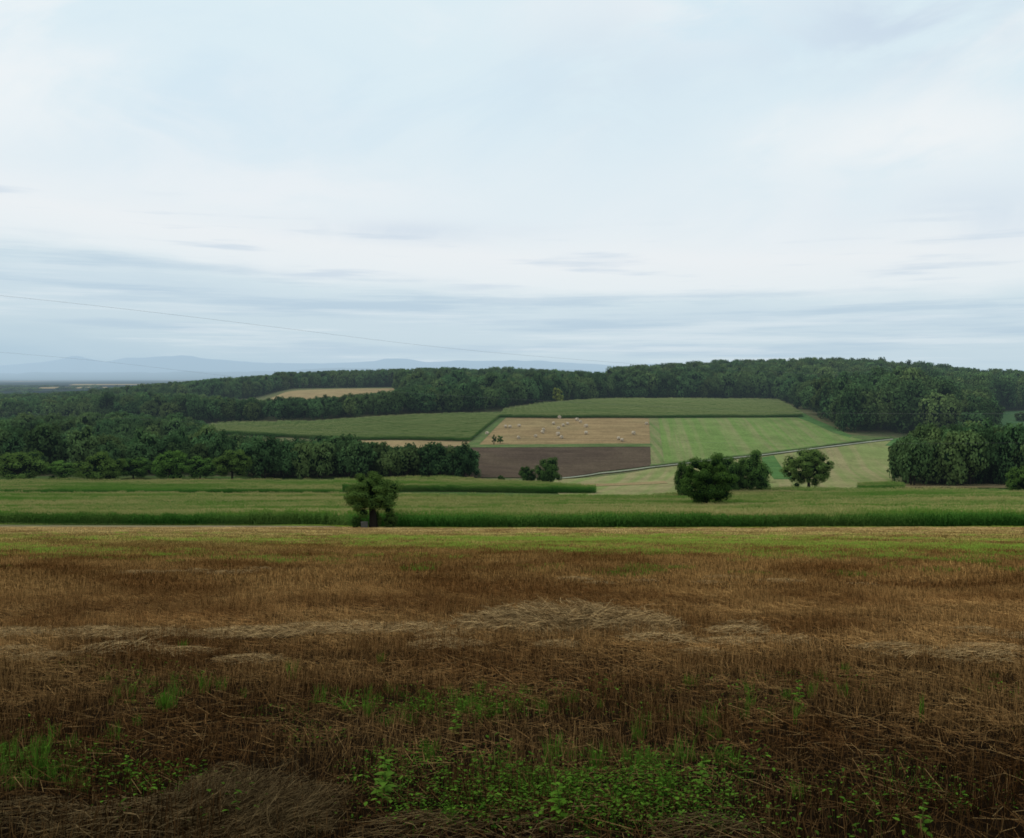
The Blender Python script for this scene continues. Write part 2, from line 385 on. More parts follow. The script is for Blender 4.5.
drape('crop_edge_margin', [(466, 446), (478, 446.3)], [(499, 415.5), (508, 416.5)], .30, M_margin, 'narrow green margin along the slanting maize edge', 'grass strip', n=5, m=30)
drape('regrowth_field', [(652, 466.5), (700, 461), (760, 455), (810, 449), (850, 443), (872, 441.5)], [(650, 418.2), (700, 418), (760, 417.5), (797, 417.8), (832, 431.5), (872, 440.3)], .24, M_greenf, 'light green field with pale streaks beside the bale field', n=80, m=50)
drape('regrowth_border', [(651, 466.5), (664, 465)], [(649, 418), (658, 418)], .34, field_mat('dry_border', c4(.21, .205, .09), c4(.14, .19, .06), c4(.2, .2, .09), .5, .005), 'pale dry border strip at the left side of the green streaked field', 'field border', n=6, m=40)
drape('beige_field', [(560, 240, 0), (640, 236, 0), (700, 244, 0), (800, 250, 0), (888, 246, 0)], [(548, 480), (650, 469.5), (760, 457.5), (840, 447), (900, 439.8)], .20, M_beige, 'beige and green mown field below the pale road', n=90, m=50)
drape('tan_mown_strip', [(560, 488), (610, 486.5), (668, 484)], [(585, 484.5), (620, 484), (664, 481.5)], .30, M_tan, 'paler tan strip at the foot of the mown field', 'field strip', n=30, m=6)
drape('green_wedge', [(764, 480), (798, 480)], [(762, 458), (774, 456)], .32, M_vgreen, 'bright green wedge of crop between the two round trees', 'field', n=10, m=20)
drape('wood_edge_meadow', [(834, 434), (868, 441.3), (900, 438.4)], [(806, 420.5), (842, 435), (880, 437.5)], .26, M_margin, 'yellow green grass between the streaked field and the hill wood', 'grass strip', n=30, m=14)
drape('wood_edge_crop', [(798, 418.2), (826, 430), (850, 438.3)], [(783, 404), (815, 420), (852, 436.4)], .30, M_vgreen, 'dark green strip of crop along the hill wood edge', 'field strip', n=30, m=10)
drape('hill_clearing', [(960, 426), (1030, 427), (1120, 427)], [(975, 411.5), (1024, 411), (1120, 411)], .25, field_mat('clearing_grass', c4(.075, .15, .055), c4(.095, .16, .06), c4(.08, .13, .05), .05, .2), 'green clearing between the hill wood and the grove on the right', 'clearing', n=40, m=20)
drape('grove_side_crop', [(885, 446), (905, 448)], [(893, 439.5), (925, 434)], .28, M_vgreen, 'green patch at the left side of the dark grove', 'field', n=14, m=10)
drape('grove_foot_strip', [(885, 488.5), (950, 488.5), (1060, 490)], [(905, 485), (960, 485), (1060, 486)], .30, field_mat('dry_strip', c4(.24, .17, .09), c4(.20, .17, .08), c4(.18, .16, .07), .1, .5), 'brown dry strip at the foot of the dark grove', 'field strip', n=40, m=8)
drape('wood_gap_field', [(230, 412), (300, 409), (345, 406), (400, 401)], [(285, 392.5), (310, 390), (345, 389), (396, 388.6)], .30, M_tan, 'tan field opening inside the distant woods', n=40, m=16)
drape('farm_road', [(540, 481), (600, 474.5), (650, 468.5), (700, 463), (760, 456.5), (810, 450.5), (850, 445.5), (893, 440.5)],
      [(540, 479.9), (600, 473.5), (650, 467.6), (700, 462.1), (760, 455.6), (810, 449.4), (850, 444.4), (893, 439.5)], .42, M_road, 'pale farm road crossing the far slope', 'road', n=90, m=4)
drape('road_verge', [(650, 467.1), (700, 461.7), (760, 455.1), (810, 448.7), (850, 443.5), (893, 438.6)],
      [(650, 465.8), (700, 460.4), (760, 453.8), (810, 447.4), (850, 442.3), (893, 437.8)], .52, M_verge, 'dark grassy verge along the upper side of the pale road', 'verge', n=80, m=4)
drape('dirt_track', [(765, 483), (776, 483)], [(766, 474), (770, 474)], .36, M_beige, 'short pale dirt track beside the group of trees', 'track', n=6, m=8)

for (u0, u1, ya, yb_) in ((38, 112, 5700, 6700), (-160, -40, 5000, 6000), (70, 150, 8200, 9800), (150, 215, 6800, 7400)):
    drape('plain_field', [(u0, ya, 0), (u1, ya*1.05, 0)], [(u0 + 6, yb_, 0), (u1 - 4, yb_, 0)], 2.0, M_tan, 'pale harvested field far out on the hazy plain', n=12, m=6)
# ------------------------------------------------------------------ scatter by geometry nodes (uncountable cover only)
src_coll = {}
def source_coll(name, meshes):
    c_ = bpy.data.collections.new(name)
    for i, me in enumerate(meshes):
        o = bpy.data.objects.new('%s_source' % name, me); c_.objects.link(o)
    src_coll[name] = c_; return c_
def gn_group(coll):
    g_ = bpy.data.node_groups.new('cover_' + coll.name, 'GeometryNodeTree')
    g_.interface.new_socket('Geometry', in_out='INPUT', socket_type='NodeSocketGeometry')
    g_.interface.new_socket('Geometry', in_out='OUTPUT', socket_type='NodeSocketGeometry')
    N = g_.nodes; L = g_.links
    i = N.new('NodeGroupInput'); o = N.new('NodeGroupOutput'); p = N.new('GeometryNodeInstanceOnPoints')
    ci = N.new('GeometryNodeCollectionInfo'); ci.inputs['Collection'].default_value = coll; ci.inputs['Separate Children'].default_value = True
    ci.inputs['Reset Children'].default_value = True
    p.inputs['Pick Instance'].default_value = True
    def na(n, typ):
        a = N.new('GeometryNodeInputNamedAttribute'); a.data_type = typ; a.inputs['Name'].default_value = n; return a.outputs['Attribute']
    L.new(i.outputs[0], p.inputs['Points']); L.new(ci.outputs[0], p.inputs['Instance'])
    L.new(na('idx', 'INT'), p.inputs['Instance Index'])
    e2r = N.new('FunctionNodeEulerToRotation'); L.new(na('rot', 'FLOAT_VECTOR'), e2r.inputs[0]); L.new(e2r.outputs[0], p.inputs['Rotation'])
    L.new(na('scl', 'FLOAT_VECTOR'), p.inputs['Scale']); L.new(p.outputs[0], o.inputs[0])
    return g_
gns = {}
def scatter(name, P, R, Sc, coll, label, cat, idx=None):
    P = np.asarray(P, float); n = len(P)
    me = bpy.data.meshes.new(name); me.vertices.add(n); me.vertices.foreach_set('co', P.astype(np.float32).ravel())
    a = me.attributes.new('rot', 'FLOAT_VECTOR', 'POINT'); a.data.foreach_set('vector', np.asarray(R, np.float32).ravel())
    a = me.attributes.new('scl', 'FLOAT_VECTOR', 'POINT'); a.data.foreach_set('vector', np.asarray(Sc, np.float32).ravel())
    a = me.attributes.new('idx', 'INT', 'POINT')
    k = len(coll.objects); a.data.foreach_set('value', (rng.integers(0, k, n) if idx is None else idx).astype(np.int32))
    me.update(); o = link(name, me)
    if coll.name not in gns: gns[coll.name] = gn_group(coll)
    md = o.modifiers.new('cover', 'NODES'); md.node_group = gns[coll.name]
    tag(o, label, cat, kind='stuff'); return o
def slope_rot(X, Y, rz):
    e = 1.0; dzy = (ground(X, Y + e) - ground(X, Y - e))/(2*e); dzx = (ground(X + e, Y) - ground(X - e, Y))/(2*e)
    R = np.zeros((len(X), 3))
    # tilt with the terrain then spin
    for i in range(len(X)):
        n = Vector((-dzx[i], -dzy[i], 1)).normalized()
        q = Vector((0, 0, 1)).rotation_difference(n).to_matrix() @ Matrix.Rotation(rz[i], 3, 'Z')
        R[i] = q.to_euler()
    return R

# ---- ribbons
class MB:
    def __init__(s): s.v = []; s.f = []; s.c = []; s.mi = []
    def quad(s, a, b, c_, d, val, mi=0):
        n = len(s.v); s.v += [a, b, c_, d]; s.f.append((n, n+1, n+2, n+3)); s.c += [val]*4; s.mi.append(mi)
    def ribbon(s, P, W, side, val, mi=0):
        n = len(s.v)
        for p, w_ in zip(P, W):
            s.v.append(tuple(np.asarray(p) - side*w_/2)); s.v.append(tuple(np.asarray(p) + side*w_/2)); s.c += [val, val]
        for i in range(len(P) - 1):
            s.f.append((n + 2*i, n + 2*i + 1, n + 2*i + 3, n + 2*i + 2)); s.mi.append(mi)
    def tube(s, P, Rr, val=0.5, mi=0, k=6):
        P = [np.asarray(p, float) for p in P]; n0 = len(s.v)
        for i, p in enumerate(P):
            d = (P[min(i+1, len(P)-1)] - P[max(i-1, 0)]); d = d/(np.linalg.norm(d) + 1e-9)
            a = np.cross(d, [0.31, .95, .05]); a /= np.linalg.norm(a) + 1e-9; b = np.cross(d, a)
            for j in range(k):
                an = 2*math.pi*j/k; s.v.append(tuple(p + Rr[i]*(a*math.cos(an) + b*math.sin(an)))); s.c.append(val)
        for i in range(len(P)-1):
            for j in range(k):
                s.f.append((n0 + i*k + j, n0 + i*k + (j+1) % k, n0 + (i+1)*k + (j+1) % k, n0 + (i+1)*k + j)); s.mi.append(mi)
        s.f.append(tuple(n0 + (len(P)-1)*k + j for j in range(k))); s.mi.append(mi)
    def mesh(s, name, mats, smooth=False): return mk_mesh(name, s.v, s.f, mats, s.mi, smooth, s.c)
U = rng.uniform
def hdir(a): return np.array([math.cos(a), math.sin(a), 0.0])

# ---- stubble patches
def stubble_patch(size, n, wd, hmin, hmax, loose):
    b = MB()
    nrow = int(round(size/0.14))
    for k in range(n):
        r = rng.integers(0, nrow); yv = (r + .5)*size/nrow - size/2 + rng.normal(0, .018)
        xv = U(-size/2, size/2); h = U(hmin, hmax)*(0.6 if U() < .25 else 1)
        a = U(0, math.pi); ln = rng.normal(0, .16, 2)
        if U() < .2: ln *= 3.2
        p0 = np.array([xv, yv, -.02]); p2 = p0 + np.array([ln[0]*h, ln[1]*h, h])
        b.ribbon([p0, p2], [wd*U(.7, 1.3), wd*U(.5, 1)], hdir(a), U()**1.4*.95)
    for k in range(loose):
        p = np.array([U(-size/2, size/2), U(-size/2, size/2), U(0.01, .08)]); L = U(.08, .3); a = U(0, 2*math.pi)
        d = hdir(a)*L; d[2] = rng.normal(0, .05)
        b.ribbon([p, p + d], [wd*.9, wd*.8], np.cross(d/np.linalg.norm(d), [0, 0, 1])*.7 + np.array([0, 0, .7]), U(.3, 1))
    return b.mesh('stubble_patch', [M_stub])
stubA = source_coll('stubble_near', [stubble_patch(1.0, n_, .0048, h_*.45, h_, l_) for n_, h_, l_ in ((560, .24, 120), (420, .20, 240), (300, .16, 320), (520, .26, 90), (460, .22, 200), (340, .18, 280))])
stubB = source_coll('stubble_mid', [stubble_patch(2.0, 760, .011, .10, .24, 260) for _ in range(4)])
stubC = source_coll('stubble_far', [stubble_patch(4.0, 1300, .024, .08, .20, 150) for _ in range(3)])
def lay(y0, y1, step, side, jit=.12, mg=14.0):
    L_ = []
    yy = y0
    while yy < y1:
        w_ = side*max(yy, 0) + mg + step
        xs = np.arange(-w_, w_, step) + U(-.3, .3)*step
        L_ += [(x_, yy + step/2) for x_ in xs]; yy += step
    A = np.array(L_); A += rng.normal(0, jit*step*.3, A.shape); return A
def put_cover(name, A, coll, label, cat, smin=.9, smax=1.15, zoff=0.0, rz=None, zs=(.85, 1.15)):
    X, Y = A[:, 0], A[:, 1]; Z = ground(X, Y) + zoff
    rz = (rng.choice([0, math.pi], len(X)) + rng.normal(0, .05, len(X))) if rz is None else rz
    s_ = U(smin, smax, len(X)); return scatter(name, np.stack([X, Y, Z], -1), slope_rot(X, Y, rz), np.stack([s_, s_, s_*U(zs[0], zs[1], len(X))], -1), coll, label, cat)
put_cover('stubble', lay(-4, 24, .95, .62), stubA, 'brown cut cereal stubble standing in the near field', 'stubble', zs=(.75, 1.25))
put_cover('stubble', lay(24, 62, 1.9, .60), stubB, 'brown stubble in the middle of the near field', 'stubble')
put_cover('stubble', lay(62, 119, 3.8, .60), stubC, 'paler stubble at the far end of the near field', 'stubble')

# ---- straw
def straw_patch(n, rad, hh, wd=.006, bias=None):
    b = MB()
    for k in range(n):
        r = rad*math.sqrt(U()); a0 = U(0, 2*math.pi); p = hdir(a0)*r
        p[2] = hh*(1 - (r/rad)**2)*U(.2, 1) + .01
        a = U(0, 2*math.pi) if bias is None or U() < .35 else rng.normal(bias, .45)
        L = U(.12, .42); d = hdir(a)*L; d[2] = rng.normal(0, .07); bend = np.array([rng.normal(0, .02), rng.normal(0, .02), U(-.01, .03)])
        sd_ = np.array([0, 0, 1.0])*U(.3, 1) + hdir(a + math.pi/2)*U(.3, 1); sd_ /= np.linalg.norm(sd_)
        b.ribbon([p - d/2, p + bend, p + d/2], [wd, wd, wd*.7], sd_, U()**1.3)
    return b.mesh('straw_patch', [M_straw])
strawC = source_coll('straw', [straw_patch(260, .7, .08, .006, .1), straw_patch(260, .7, .12, .006, -.2), straw_patch(200, .6, .06, .007)])
SP = []
def windrow(u0, u1, v, n, sy, dens=1.0):
    for k in range(n):
        u = U(u0, u1); x_, y_ = at(u, v); SP.append((x_, y_ + rng.normal(0, sy), 1.0))
windrow(-60, 300, 637, 34, .10); windrow(300, 480, 632, 24, .13); windrow(470, 660, 629, 34, .16); windrow(700, 1080, 640, 9, .5)
windrow(0, 330, 655, 5, .5); windrow(420, 700, 650, 6, .6); windrow(860, 1060, 662, 4, .5)
windrow(0, 160, 834, 3, .1); windrow(360, 1000, 840, 3, .05); windrow(500, 1050, 585, 7, 1.2); windrow(100, 320, 575, 7, 1)
SP = np.array(SP)
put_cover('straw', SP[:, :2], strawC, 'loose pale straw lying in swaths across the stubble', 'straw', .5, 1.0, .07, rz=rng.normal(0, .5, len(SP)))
MP = []
for k in range(60):
    x_, y_ = at(U(490, 650), 630); MP.append((x_, y_ + rng.normal(0, .16)))
MP = np.array(MP); xm = MP[:, 0].mean()
Xm, Ym = MP[:, 0], MP[:, 1]
scatter('straw_heap', np.stack([Xm, Ym, ground(Xm, Ym) + .06 + .20*np.exp(-((Xm - xm)/.9)**2)*U(.2, 1, len(Xm))], -1), np.stack([rng.normal(0, .2, 60), rng.normal(0, .2, 60), rng.normal(0, .4, 60)], -1), np.ones((60, 3)), strawC,
        'low heaped straw swath in the middle of the near field', 'straw')
hp = []
for k in range(60):
    x_, y_ = at(U(170, 310), rng.normal(818, 9)); hp.append((x_, y_))
hp = np.array(hp)
scatter('straw_heap', np.stack([hp[:, 0], hp[:, 1], ground(hp[:, 0], hp[:, 1]) + U(.0, .07, 60)], -1), np.stack([rng.normal(0, .2, 60), rng.normal(-.25, .15, 60), rng.normal(.5, .9, 60)], -1), np.full((60, 3), .5), strawC,
        'combed heap of dull straw at the bottom left of the near field', 'straw')

# ---- weeds
def leaf_shape(b, p, d, L, W, val, droop=.3, mi=0):
    d = d/np.linalg.norm(d); sd_ = np.cross(d, [0, 0, 1]); n_ = np.linalg.norm(sd_); sd_ = sd_/n_ if n_ > .05 else np.array([1., 0, 0])
    P_ = [p + d*L*q + np.array([0, 0, -droop*L*q*q]) for q in (0, .3, .65, 1.)]
    b.ribbon(P_, [W*.25, W, W*.8, W*.06], sd_, val, mi)
def low_weed(n, rad, hm, Ls):
    b = MB()
    for k in range(n):
        r = rad*math.sqrt(U()); p = hdir(U(0, 6.28))*r; h = hm*U(.2, 1)*(1 - .5*(r/rad)**2); p[2] = h
        a = U(0, 6.28); L = U(*Ls); leaf_shape(b, p, hdir(a) + np.array([0, 0, U(-.1, .8)]), L, L*U(.45, .7), U())
        if U() < .3: b.ribbon([p*[1, 1, 0], p], [.004, .003], hdir(a), .2)
    return b.mesh('weed_patch', [M_weed])
def grass_tuft(n, hm, wd, spread=.08, lean=.35):
    b = MB()
    for k in range(n):
        p = hdir(U(0, 6.28))*spread*math.sqrt(U()); a = U(0, 6.28); h = hm*U(.5, 1); ln = abs(rng.normal(0, lean))
        d = hdir(a)
        P_ = [p + d*ln*h*q*q + np.array([0, 0, h*(q - .25*ln*q*q)]) for q in (0, .35, .7, 1.)]
        b.ribbon(P_, [wd*.8, wd, wd*.7, wd*.1], np.cross(d, [0, 0, 1]) if U() < .5 else hdir(a + U(.6, 1.2)), U(.2, 1))
    return b.mesh('grass_tuft', [M_weed])
weedC = source_coll('weeds', [low_weed(70, .42, .18, (.018, .045)), low_weed(40, .30, .28, (.025, .065)), low_weed(100, .45, .12, (.015, .038)), low_weed(40, .5, .22, (.018, .05))])
grassC = source_coll('grass', [grass_tuft(40, .26, .007), grass_tuft(30, .34, .008, .1), grass_tuft(50, .18, .006, .12)])
grassF = source_coll('field_grass', [grass_tuft(110, .24, .022, .6, .5), grass_tuft(90, .20, .026, .7, .6)])
def blobs(L_):
    out = []
    for (u, v, su, sv, n) in L_:
        for k in range(n):
            vv = max(532, rng.normal(v, sv)); out.append(at(rng.normal(u, su), vv))
    return np.array(out)
wb = blobs([(540, 796, 80, 16, 66), (650, 802, 80, 16, 30), (500, 714, 60, 5, 20), (400, 714, 50, 6, 9), (385, 775, 14, 12, 5), (20, 765, 40, 14, 9), (150, 785, 40, 16, 10), (150, 700, 25, 12, 3),
            (880, 805, 60, 18, 7), (735, 815, 50, 14, 8), (1000, 770, 40, 25, 4), (780, 690, 60, 12, 4), (850, 720, 60, 10, 3), (300, 730, 60, 12, 4), (520, 690, 300, 25, 9), (540, 825, 200, 8, 14), (470, 790, 30, 10, 6)])
put_cover('ground_weeds', wb, weedC, 'low green broadleaf weeds growing through the near stubble', 'weeds', .55, 1.0, 0, rz=U(0, 6.28, len(wb)), zs=(.9, 1.6))
gb = blobs([(30, 765, 35, 14, 26), (150, 700, 30, 14, 16), (480, 712, 60, 8, 26), (800, 705, 40, 14, 12), (600, 770, 120, 22, 26), (360, 700, 30, 12, 8), (500, 720, 400, 60, 30), (720, 745, 30, 14, 7)])
put_cover('grass_tufts', gb, grassC, 'thin green grass tufts scattered in the near stubble', 'grass', .45, .85, 0, rz=U(0, 6.28, len(gb)))
fgp = []
while len(fgp) < 4200:
    y_ = U(30, 108); x_ = U(-.63, .63)*y_
    import math as _m
    nn = .5 + .25*_m.sin(x_*.09 + 1.7*_m.sin(y_*.11)) + .25*_m.sin(x_*.21 + y_*.35 + 2)
    wy = _m.exp(-((y_ - 62)/17)**2)
    if U() < wy*(nn**2)*1.15*(1.0 if x_ > -.18*y_ else .55): fgp.append((x_, y_))
fgp = np.array(fgp)
put_cover('field_grass', fgp, grassF, 'bright green grass band growing across the far part of the stubble', 'grass', .6, 1.2, 0, rz=U(0, 6.28, len(fgp)))

# single plants that stand out in the near field
def weed_plant(h, n, L0, loc, label, group='single weeds standing in the stubble', lean=0.1):
    x_, y_ = loc; r = empty('weed_plant', (x_, y_, g(x_, y_)), U(0, 6.28)); tag(r, label, 'weed', group)
    b = MB(); top = np.array([lean*h, 0, h]); b.tube([(0, 0, -.03), top*.5 + [0, .01, 0], top], [.005, .004, .002], .3, k=5)
    o = link('stem', b.mesh('stem', [M_wstem]), r); b = MB()
    for k in range(n):
        q = (k + 1.)/n; a = k*2.4; L = L0*(1.15 - .6*q)*U(.85, 1.15)
        leaf_shape(b, top*q*.98, hdir(a) + np.array([0, 0, .45]), L, L*.5, U(.5, 1), .35)
        if k % 2 == 0: leaf_shape(b, top*q*.9, hdir(a + 3.1) + np.array([0, 0, .3]), L*.8, L*.45, U(.4, 1), .4)
    link('leaves', b.mesh('leaves', [M_weed]), r); return r
weed_plant(.34, 13, .13, at(383, 800), 'bright green leafy weed standing alone left of the green weed patch')
weed_plant(.30, 12, .11, at(560, 822), 'leafy weed at the front of the green weed patch')
weed_plant(.28, 10, .10, at(800, 705), 'tall thin green weed right of the straw heap')
weed_plant(.24, 9, .08, at(925, 835), 'small bright weed at the bottom right corner')
weed_plant(.26, 10, .09, at(700, 790), 'green weed at the right end of the weed patch')
weed_plant(.22, 9, .08, at(130, 780), 'small green weed in the dark stubble at lower left')
weed_plant(.26, 10, .09, at(455, 735), 'green weed at the left end of the middle weed strip')
def blade_plant(h, n, loc, label, lean, wd=.014):
    x_, y_ = loc; r = link('grass_clump', grass_tuft(n, h, wd, .03, lean)); r.location = (x_, y_, g(x_, y_) - .01)
    tag(r, label, 'grass clump', 'single grass clumps in the stubble'); return r
blade_plant(.36, 9, at(921, 722), 'upright clump of broad green grass blades on the right', .10, .02)
blade_plant(.34, 12, at(345, 712), 'arching green grass clump left of the middle weed strip', .8)
blade_plant(.32, 14, at(165, 712), 'soft green grass clump in the dark stubble on the left', .3)
blade_plant(.34, 16, at(38, 775), 'large green grass clump near the left edge of the stubble', .35)
blade_plant(.26, 8, at(795, 725), 'slim green grass clump below the tall thin weed', .2)
blade_plant(.26, 7, at(478, 718), 'short dark green grass clump at the middle weed strip', .4, .02)

# ------------------------------------------------------------------ maize
def corn_patch(w_, rows, sp, h, rough=False):
    b = MB()
    for r in range(rows):
        yv = (r - (rows-1)/2)*.75
        k = int(w_/sp)
        for i in range(k):
            xv = (i + .5)*sp - w_/2 + rng.normal(0, .03); hh = h*U(.88, 1.07); p = np.array([xv, yv + rng.normal(0, .04), 0.])
            b.ribbon([p, p + [0, 0, hh*.9]], [.035, .02], hdir(U(0, 3.14)), .15)
            nl = 9
            for j in range(nl):
                q = .12 + .78*j/nl; a = (0 if j % 2 else math.pi) + rng.normal(math.pi/2*(r % 2), .9); d = hdir(a)
                L = U(.45, .75)*(1 - .25*q); zz = hh*q
                P_ = [p + [0, 0, zz], p + d*L*.45 + [0, 0, zz + L*.38], p + d*L*.8 + [0, 0, zz + L*.30], p + d*L + [0, 0, zz + L*.02]]
                b.ribbon(P_, [.06, .09, .07, .01], np.cross(d, [0, 0, 1]), min(1, .15 + .85*q*U(.7, 1.1)))
            for j in range(5):
                a = U(0, 6.28); d = hdir(a)*U(.04, .16)
                b.ribbon([p + [0, 0, hh*.88], p + d + [0, 0, hh*1.06]], [.035, .03], hdir(a + 1.57), .5, 1)
    return b.mesh('maize_patch', [M_corn, M_tass])
cornC = source_coll('maize', [corn_patch(2.2, 2, .20, 2.2) for _ in range(5)])
def corn_field(near, far, label, sc=1.0, hs=1.0, stepx=2.0, stepy=1.45):
    a_ = np.array(pts(near)); b_ = np.array(pts(far))
    La = np.hypot(*(np.diff(a_, axis=0)).T).sum()
    n = max(3, int(La/(stepx*sc))); A = resample(a_, n); B = resample(b_, n)
    out = []; rot = []
    for i in range(n):
        d = np.hypot(*(B[i] - A[i])); m = max(2, int(d/(stepy*sc)))
        j0, j1 = max(0, i-1), min(n-1, i+1)
        an = math.atan2(A[j1][1] - A[j0][1], A[j1][0] - A[j0][0])
        for k in range(m):
            q = (k + .5)/m; out.append(A[i]*(1-q) + B[i]*q + rng.normal(0, .06, 2)*sc); rot.append(an + (math.pi if U() < .5 else 0))
    out = np.array(out); X, Y = out.T
    s_ = U(.94, 1.06, len(X))*sc; hz = s_/sc*hs*(1 + .05*np.sin(X*.13 + 1.1*np.sin(Y*.2)) + rng.normal(0, .05, len(X)))
    return scatter('maize_crop', np.stack([X, Y, ground(X, Y)], -1), np.stack([np.zeros(len(X)), np.zeros(len(X)), np.array(rot)], -1), np.stack([s_, s_, hz], -1), cornC, label, 'maize')
corn_field(N1, [(-260, 160, 0), (0, 153, 0), (230, 143, 0), (420, 134, 0), (600, 132, 0), (1024, 135, 0), (1300, 138, 0)], 'front strip of tall green maize with tan tassels along the stubble field', 1, 1.0)
corn_field([(-260, 168, 0), (0, 160, 0), (230, 150, 0), (420, 140, 0), (600, 137, 0), (1024, 141, 0), (1300, 144, 0)],
           [(-260, 198, 0), (0, 196, 0), (300, 195, 0), (600, 206, 0), (800, 206, 0), (1024, 206, 0), (1300, 206, 0)], 'second strip of maize behind the front strip', 1, .92)
corn_field([(-260, 203, 0), (0, 200, 0), (300, 199, 0), (450, 199, 0), (500, 199, 0)],
           [(-260, 232, 0), (0, 232, 0), (300, 226, 0), (450, 221, 0), (500, 221, 0)], 'third strip of olive maize on the left side of the valley', 1, .90)
corn_field([(500, 210, 0), (600, 210, 0), (800, 210, 0), (1024, 212, 0), (1300, 212, 0)],
           [(500, 221, 0), (640, 226, 0), (700, 238, 0), (800, 247, 0), (880, 243, 0), (1024, 232, 0), (1300, 232, 0)], 'third strip of olive maize on the right side of the valley', 1, .82)
corn_field([(338, 250, 0), (450, 251, 0), (592, 249, 0)], [(338, 268, 0), (400, 276, 0), (450, 280, 0), (545, 268, 0), (592, 256, 0)], 'dark green block of taller maize ending in the middle of the valley', 1, 1.0)
corn_field([(-260, 242, 0), (0, 240, 0), (338, 240, 0)], [(-260, 268, 0), (0, 266, 0), (338, 268, 0)], 'fresh green maize strip in front of the left woods', 1, .85)
corn_field([(862, 248, 0), (902, 248, 0)], [(862, 256, 0), (897, 256, 0)], 'small raised clump of maize at the left foot of the grove', 1, .95, 1.6, 1.2)
corn_field([(218, 435), (300, 438.5), (365, 441), (466, 442)], [(214, 426.5), (300, 424.5), (400, 418.5), (500, 415.5)], 'maize field on the far slope left of the bale field', 1.7, 1.0)
corn_field([(503, 418.2), (560, 418.8), (650, 418.8), (720, 418.2), (800, 417.6)], [(508, 411.5), (560, 404), (620, 401.4), (700, 401), (775, 401.5)], 'maize field above the bale field below the hill wood', 1.7, 1.0)

# ------------------------------------------------------------------ trees
def crown_mesh(nclump, nleaf, ls, mats, rx=1.0, rz=.8, lowcut=-.6, jag=.25, core=True, crad=(.26, .42), seed=0, squash=1.0):
    """unit crown: radius about 1 horizontally, centre at the origin; leaf sized quads gathered in clumps, with a dark irregular inside"""
    r_ = np.random.default_rng(seed); V = []; Fc = []; C = []; MI = []
    cents = []
    tries = 0
    while len(cents) < nclump and tries < 4000:
        tries += 1
        d = r_.normal(size=3); d /= np.linalg.norm(d)
        if d[2] < lowcut: continue
        rr = r_.uniform(.55, .80) + r_.normal(0, jag*.35)
        p = d*[rx*rr, rx*rr, rz*rr]
        if all(np.linalg.norm(p - q[0]) > .20 for q in cents): cents.append((p, r_.uniform(*crad), r_.uniform(.15, 1)))
    per = nleaf//len(cents)
    for p, cr, cv in cents:
        d = r_.normal(size=(per, 3)); d /= np.linalg.norm(d, axis=1)[:, None]
        out = p/np.linalg.norm(p)
        d = d + out*.35 + np.array([0, 0, .15]); d /= np.linalg.norm(d, axis=1)[:, None]
        q = p + d*cr*r_.uniform(.55, 1.08, (per, 1))*[1, 1, squash]
        nrm = d + r_.normal(0, .45, (per, 3)); nrm /= np.linalg.norm(nrm, axis=1)[:, None]
        tx = np.cross(nrm, r_.normal(size=(per, 3))); tx /= np.linalg.norm(tx, axis=1)[:, None]; ty = np.cross(nrm, tx)
        s1 = ls*r_.uniform(.6, 1.3, (per, 1)); s2 = s1*r_.uniform(.5, .9, (per, 1)); n0 = len(V)*0
        quad = np.stack([q - tx*s1, q - ty*s2, q + tx*s1, q + ty*s2], 1)
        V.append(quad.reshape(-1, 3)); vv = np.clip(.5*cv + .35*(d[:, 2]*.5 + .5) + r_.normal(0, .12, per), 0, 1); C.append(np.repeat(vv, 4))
    V = np.concatenate(V); C = np.concatenate(C); nf = len(V)//4
    Fc = np.arange(nf*4).reshape(-1, 4).tolist(); MI = [0]*nf; V = V.tolist(); C = C.tolist()
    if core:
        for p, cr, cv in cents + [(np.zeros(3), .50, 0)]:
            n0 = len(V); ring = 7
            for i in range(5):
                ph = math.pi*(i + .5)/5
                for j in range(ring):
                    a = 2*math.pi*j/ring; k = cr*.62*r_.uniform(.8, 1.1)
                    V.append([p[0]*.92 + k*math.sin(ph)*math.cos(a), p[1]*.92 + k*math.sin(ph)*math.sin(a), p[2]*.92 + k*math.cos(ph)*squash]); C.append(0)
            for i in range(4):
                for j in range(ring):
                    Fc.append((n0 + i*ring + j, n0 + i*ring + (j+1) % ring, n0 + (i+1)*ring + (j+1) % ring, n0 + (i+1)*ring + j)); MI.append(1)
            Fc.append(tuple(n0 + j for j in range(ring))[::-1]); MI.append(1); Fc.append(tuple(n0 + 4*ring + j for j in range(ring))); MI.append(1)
    return mk_mesh('crown', V, Fc, mats, MI, False, C), cents
def trunk_mesh(h, r, fork, cents, rx, rz, cz, lean=0.0, nb=9):
    """trunk of height fork*h, limbs to the crown clumps (metres)"""
    b = MB(); f = np.array([lean*h, 0, h*fork])
    b.tube([(0, 0, -.4), (lean*h*.2, .02, h*fork*.35), tuple(f)], [r*1.35, r, r*.8], k=8)
    top = np.array([lean*h, 0, cz + rz*.45]); b.tube([tuple(f), tuple((f + top)/2 + [0.1, -.1, 0]), tuple(top)], [r*.8, r*.5, r*.12], k=6)
    for p, cr, cv in cents[:nb]:
        e = np.array([p[0]*rx + lean*h, p[1]*rx, cz + p[2]*rz/.8 if False else cz + p[2]*rz]); m_ = f + (e - f)*.5 + np.array([0, 0, .12*h*U(-.2, .6)])
        b.tube([tuple(f - [0, 0, .1*h*U(0, .3)]), tuple(m_), tuple(e)], [r*.42, r*.25, r*.05], k=5)
    return b.mesh('trunk', [M_bark], True)
